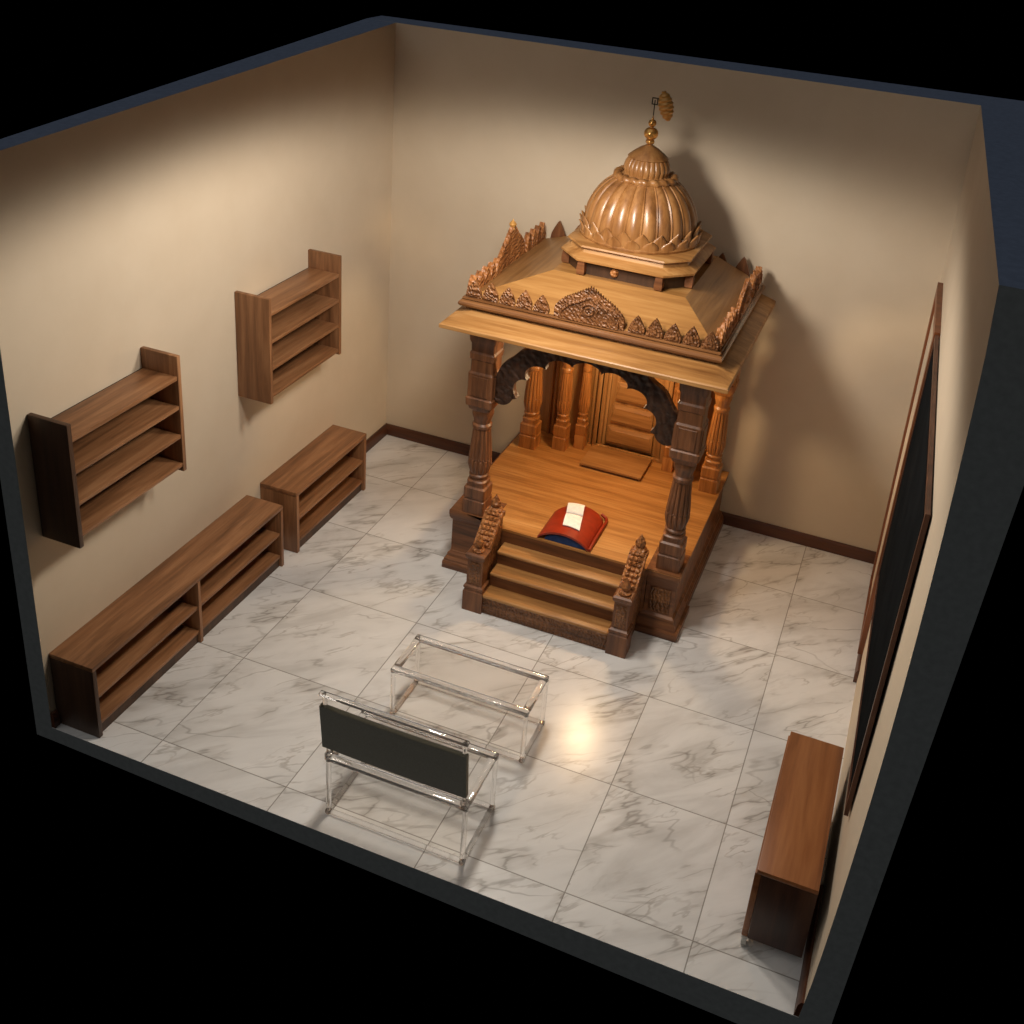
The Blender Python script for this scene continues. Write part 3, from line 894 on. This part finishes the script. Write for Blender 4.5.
pr += [(.012, 3.235)] + [(.008 + .019 * math.sin(PI * i / 12), 3.263 - .024 * math.cos(PI * i / 12)) for i in range(13)] + [(.008, 3.29), (.005, 3.303), (.002, 3.315)]
lathe(bm, DX, DY, pr, 28)
fi = obj('finial', bm, M_BRASS, T, 'polished brass finial', 60)
bm = newbm(); tube(bm, [(DX, DY, 3.315), (DX, DY, 3.415)], .0035, 8)
box(bm, DX - .02, DX + .02, DY - .006, DY + .006, 3.385, 3.39); box(bm, DX - .02, DX - .015, DY - .006, DY + .006, 3.3905, 3.425); box(bm, DX - .02, DX + .055, DY - .006, DY + .006, 3.4255, 3.431); box(bm, DX + .015, DX + .02, DY - .006, DY + .006, 3.3905, 3.425)
obj('mast', bm, M_IRON, fi)
bm = newbm()
pa = Vector((2.308, DY, 3.48)); pb = Vector((2.363, DY, 3.292))
ax = (pb - pa).normalized(); u_ = Vector((0, 1, 0)); w_ = ax.cross(u_)
rings = []
n = 60
for i in range(n + 1):
    f = i / n
    r = .047 * (math.sin(PI * min(1, max(0, f)) ** .95) ** .55) * (1 + .085 * math.cos(2 * PI * 7 * f)) + .002
    if f < .07: r = .016
    p = pa + ax * (f * (pb - pa).length)
    rings.append([tuple(p + r * (math.cos(2 * PI * k / 24) * u_ + math.sin(2 * PI * k / 24) * w_)) for k in range(24)])
loft(bm, rings)
obj('ribbed_pendant', bm, M_BRASS_D, fi, 'ribbed brass spindle pendant', 60)

# ------------------------------------------------------------------ things on the temple deck
DZ = PZ + .0008
bm = newbm(); box(bm, 1.975, 2.472, -.535, -.20, DZ + .02, DZ + .038, .004)
bb = newbm(); box(bb, 1.99, 2.455, -.52, -.215, DZ, DZ + .0195)
t = thing('low_wooden_board', 'low flat wooden stool board in front of the temple niche', 'board', (2.22, -.37, DZ))
obj('board', bm, M_TEAK_X, t); obj('base', bb, M_BRN_X, t)

t = thing('red_seat', 'red arched leather seat with a dark blue underside at the top of the steps', 'seat', (2.235, -1.37, DZ))
def arch_sheet(bm, x0, x1, y0, y1, h, th, lip=0.0, z0=DZ, flat=False, nu=24, nv=14):
    def z(u, v, top):
        base = math.sin(PI * min(1, max(0, u))) ** .68
        k = h * (1 - .35 * v ** 2)
        return z0 + (k * base) * (1 if top else 1)
    T_, B_ = [], []
    for j in range(nv + 1):
        v = j / nv
        # the back corners are rounded
        ins = .05 * max(0, (v - .75) / .25) ** 2
        rt, rb = [], []
        for i in range(nu + 1):
            u = i / nu
            x = x0 + ins + (x1 - x0 - 2 * ins) * u
            y = y0 + (y1 - y0) * v
            rt.append(bm.verts.new((x, y, z(u, v, 1) + th)))
            rb.append(bm.verts.new((x, y, z(u, v, 0) + .0005)))
        T_.append(rt); B_.append(rb)
    for j in range(nv):
        for i in range(nu):
            face(bm, (T_[j][i], T_[j][i + 1], T_[j + 1][i + 1], T_[j + 1][i]))
            face(bm, (B_[j][i], B_[j + 1][i], B_[j + 1][i + 1], B_[j][i + 1]))
    for j in range(nv):
        for i in (0, nu): face(bm, (T_[j][i], T_[j + 1][i], B_[j + 1][i], B_[j][i]))
    for i in range(nu):
        for j in (0, nv): face(bm, (T_[j][i], T_[j][i + 1], B_[j][i + 1], B_[j][i]))
bm = newbm(); arch_sheet(bm, 2.035, 2.405, -1.60, -1.155, .074, .016)
obj('cover', bm, M_RED, t, 'red leather cover', 50)
bm = newbm()
pts = []
for i in range(15):
    f = i / 14
    pts.append((2.415, -1.595 + .40 * f, DZ + .013 + .01 * math.sin(PI * f)))
pts += [(2.40, -1.165, DZ + .02), (2.36, -1.150, DZ + .03)]
tube(bm, pts, .012, 10)
obj('side_roll', bm, M_RED, t, None, 60)
bm = newbm()
prism(bm, [(2.235 + .15 * math.cos(PI * i / 20), DZ + .001 + .062 * math.sin(PI * i / 20)) for i in range(21)], lambda u, v, s: (u, s, v), -1.588, -1.2)
obj('underside', bm, M_BLUE, t, 'dark blue padding', 40)
# white folded strip lying on the seat
t2 = thing('folded_cloth', 'white folded cloth strip lying on the red seat', 'cloth', (2.19, -1.3, DZ + .1))
def strip(bm, y0, y1, bulge, th=.006):
    nu, nv = 8, 10
    G = [[], []]
    for s in (0, 1):
        for j in range(nv + 1):
            v = j / nv; y = y0 + (y1 - y0) * v; vv = (y + 1.60) / .445
            row = []
            for i in range(nu + 1):
                x = 2.118 + .125 * i / nu - .21 * (y + 1.20)
                u = (x - 2.035) / .37
                z = DZ + .077 * (1 - .35 * vv ** 2) * math.sin(PI * u) ** .68 + .018 + s * th + bulge * math.sin(PI * v) * .5
                row.append(bm.verts.new((x, y, z)))
            G[s].append(row)
    for j in range(nv):
        for i in range(nu):
            for s in (0, 1): face(bm, (G[s][j][i], G[s][j][i + 1], G[s][j + 1][i + 1], G[s][j + 1][i]))
    for j in range(nv):
        for i in (0, nu): face(bm, (G[0][j][i], G[0][j + 1][i], G[1][j + 1][i], G[1][j][i]))
    for i in range(nu):
        for j in (0, nv): face(bm, (G[0][j][i], G[0][j][i + 1], G[1][j][i + 1], G[1][j][i]))
bm = newbm(); strip(bm, -1.318, -1.165, .07); obj('rolled_end', bm, M_WHITE, t2, None, 60)
bm = newbm(); strip(bm, -1.50, -1.33, .016); obj('front_flap', bm, M_WHITE, t2, None, 60)

# ------------------------------------------------------------------ lights
def lamp(name, kind, loc, power, color, **kw):
    d = bpy.data.lights.new(name, kind)
    d.energy = power; d.color = color
    for k, v in kw.items(): setattr(d, k, v)
    o = bpy.data.objects.new(name, d); COL.objects.link(o); o.location = loc
    return o
WARM = (1.0, .905, .79)
lamp('ceiling_spot', 'SPOT', (2.0, -2.2, 3.38), 122, WARM, spot_size=math.radians(172), spot_blend=.22, shadow_soft_size=.2)
lamp('ceiling_spot', 'SPOT', (2.1, -2.9, 3.36), 88, WARM, spot_size=math.radians(170), spot_blend=.22, shadow_soft_size=.15)
lamp('temple_lamp', 'POINT', (2.33, -.89, 1.8), 37, (1.0, .735, .42), shadow_soft_size=.10)
sun = lamp('added_fill', 'SUN', (2, -6, 8), .43, (1.0, .97, .93), angle=math.radians(80))  # unseen fill light added for the wall tops and front faces
sun.rotation_euler = (math.radians(38), 0, math.radians(-30))

w = bpy.data.worlds.new('dark'); S.world = w; w.use_nodes = True
w.node_tree.nodes['Background'].inputs[0].default_value = (0, 0, 0, 1)
w.node_tree.nodes['Background'].inputs[1].default_value = 0

# ------------------------------------------------------------------ camera
cam = bpy.data.cameras.new('camera'); co = bpy.data.objects.new('camera', cam); COL.objects.link(co)
cam.sensor_fit = 'HORIZONTAL'; cam.sensor_width = 36
cam.lens = 38.46403
cam.shift_x = -.046629; cam.shift_y = -.157353
right = Vector((.9352064, .34344079, .08624041)); up = Vector((-.21575777, .35955475, .90783752)); back = Vector((.28078028, -.8676225, .41035792))
co.matrix_world = Matrix(((right.x, up.x, back.x, 4.04023698), (right.y, up.y, back.y, -7.68491177), (right.z, up.z, back.z, 4.81111147), (0, 0, 0, 1)))
cam.clip_end = 100
S.camera = co
S.view_settings.view_transform = 'Standard'
S.view_settings.look = 'None'
S.cycles.use_denoising = True
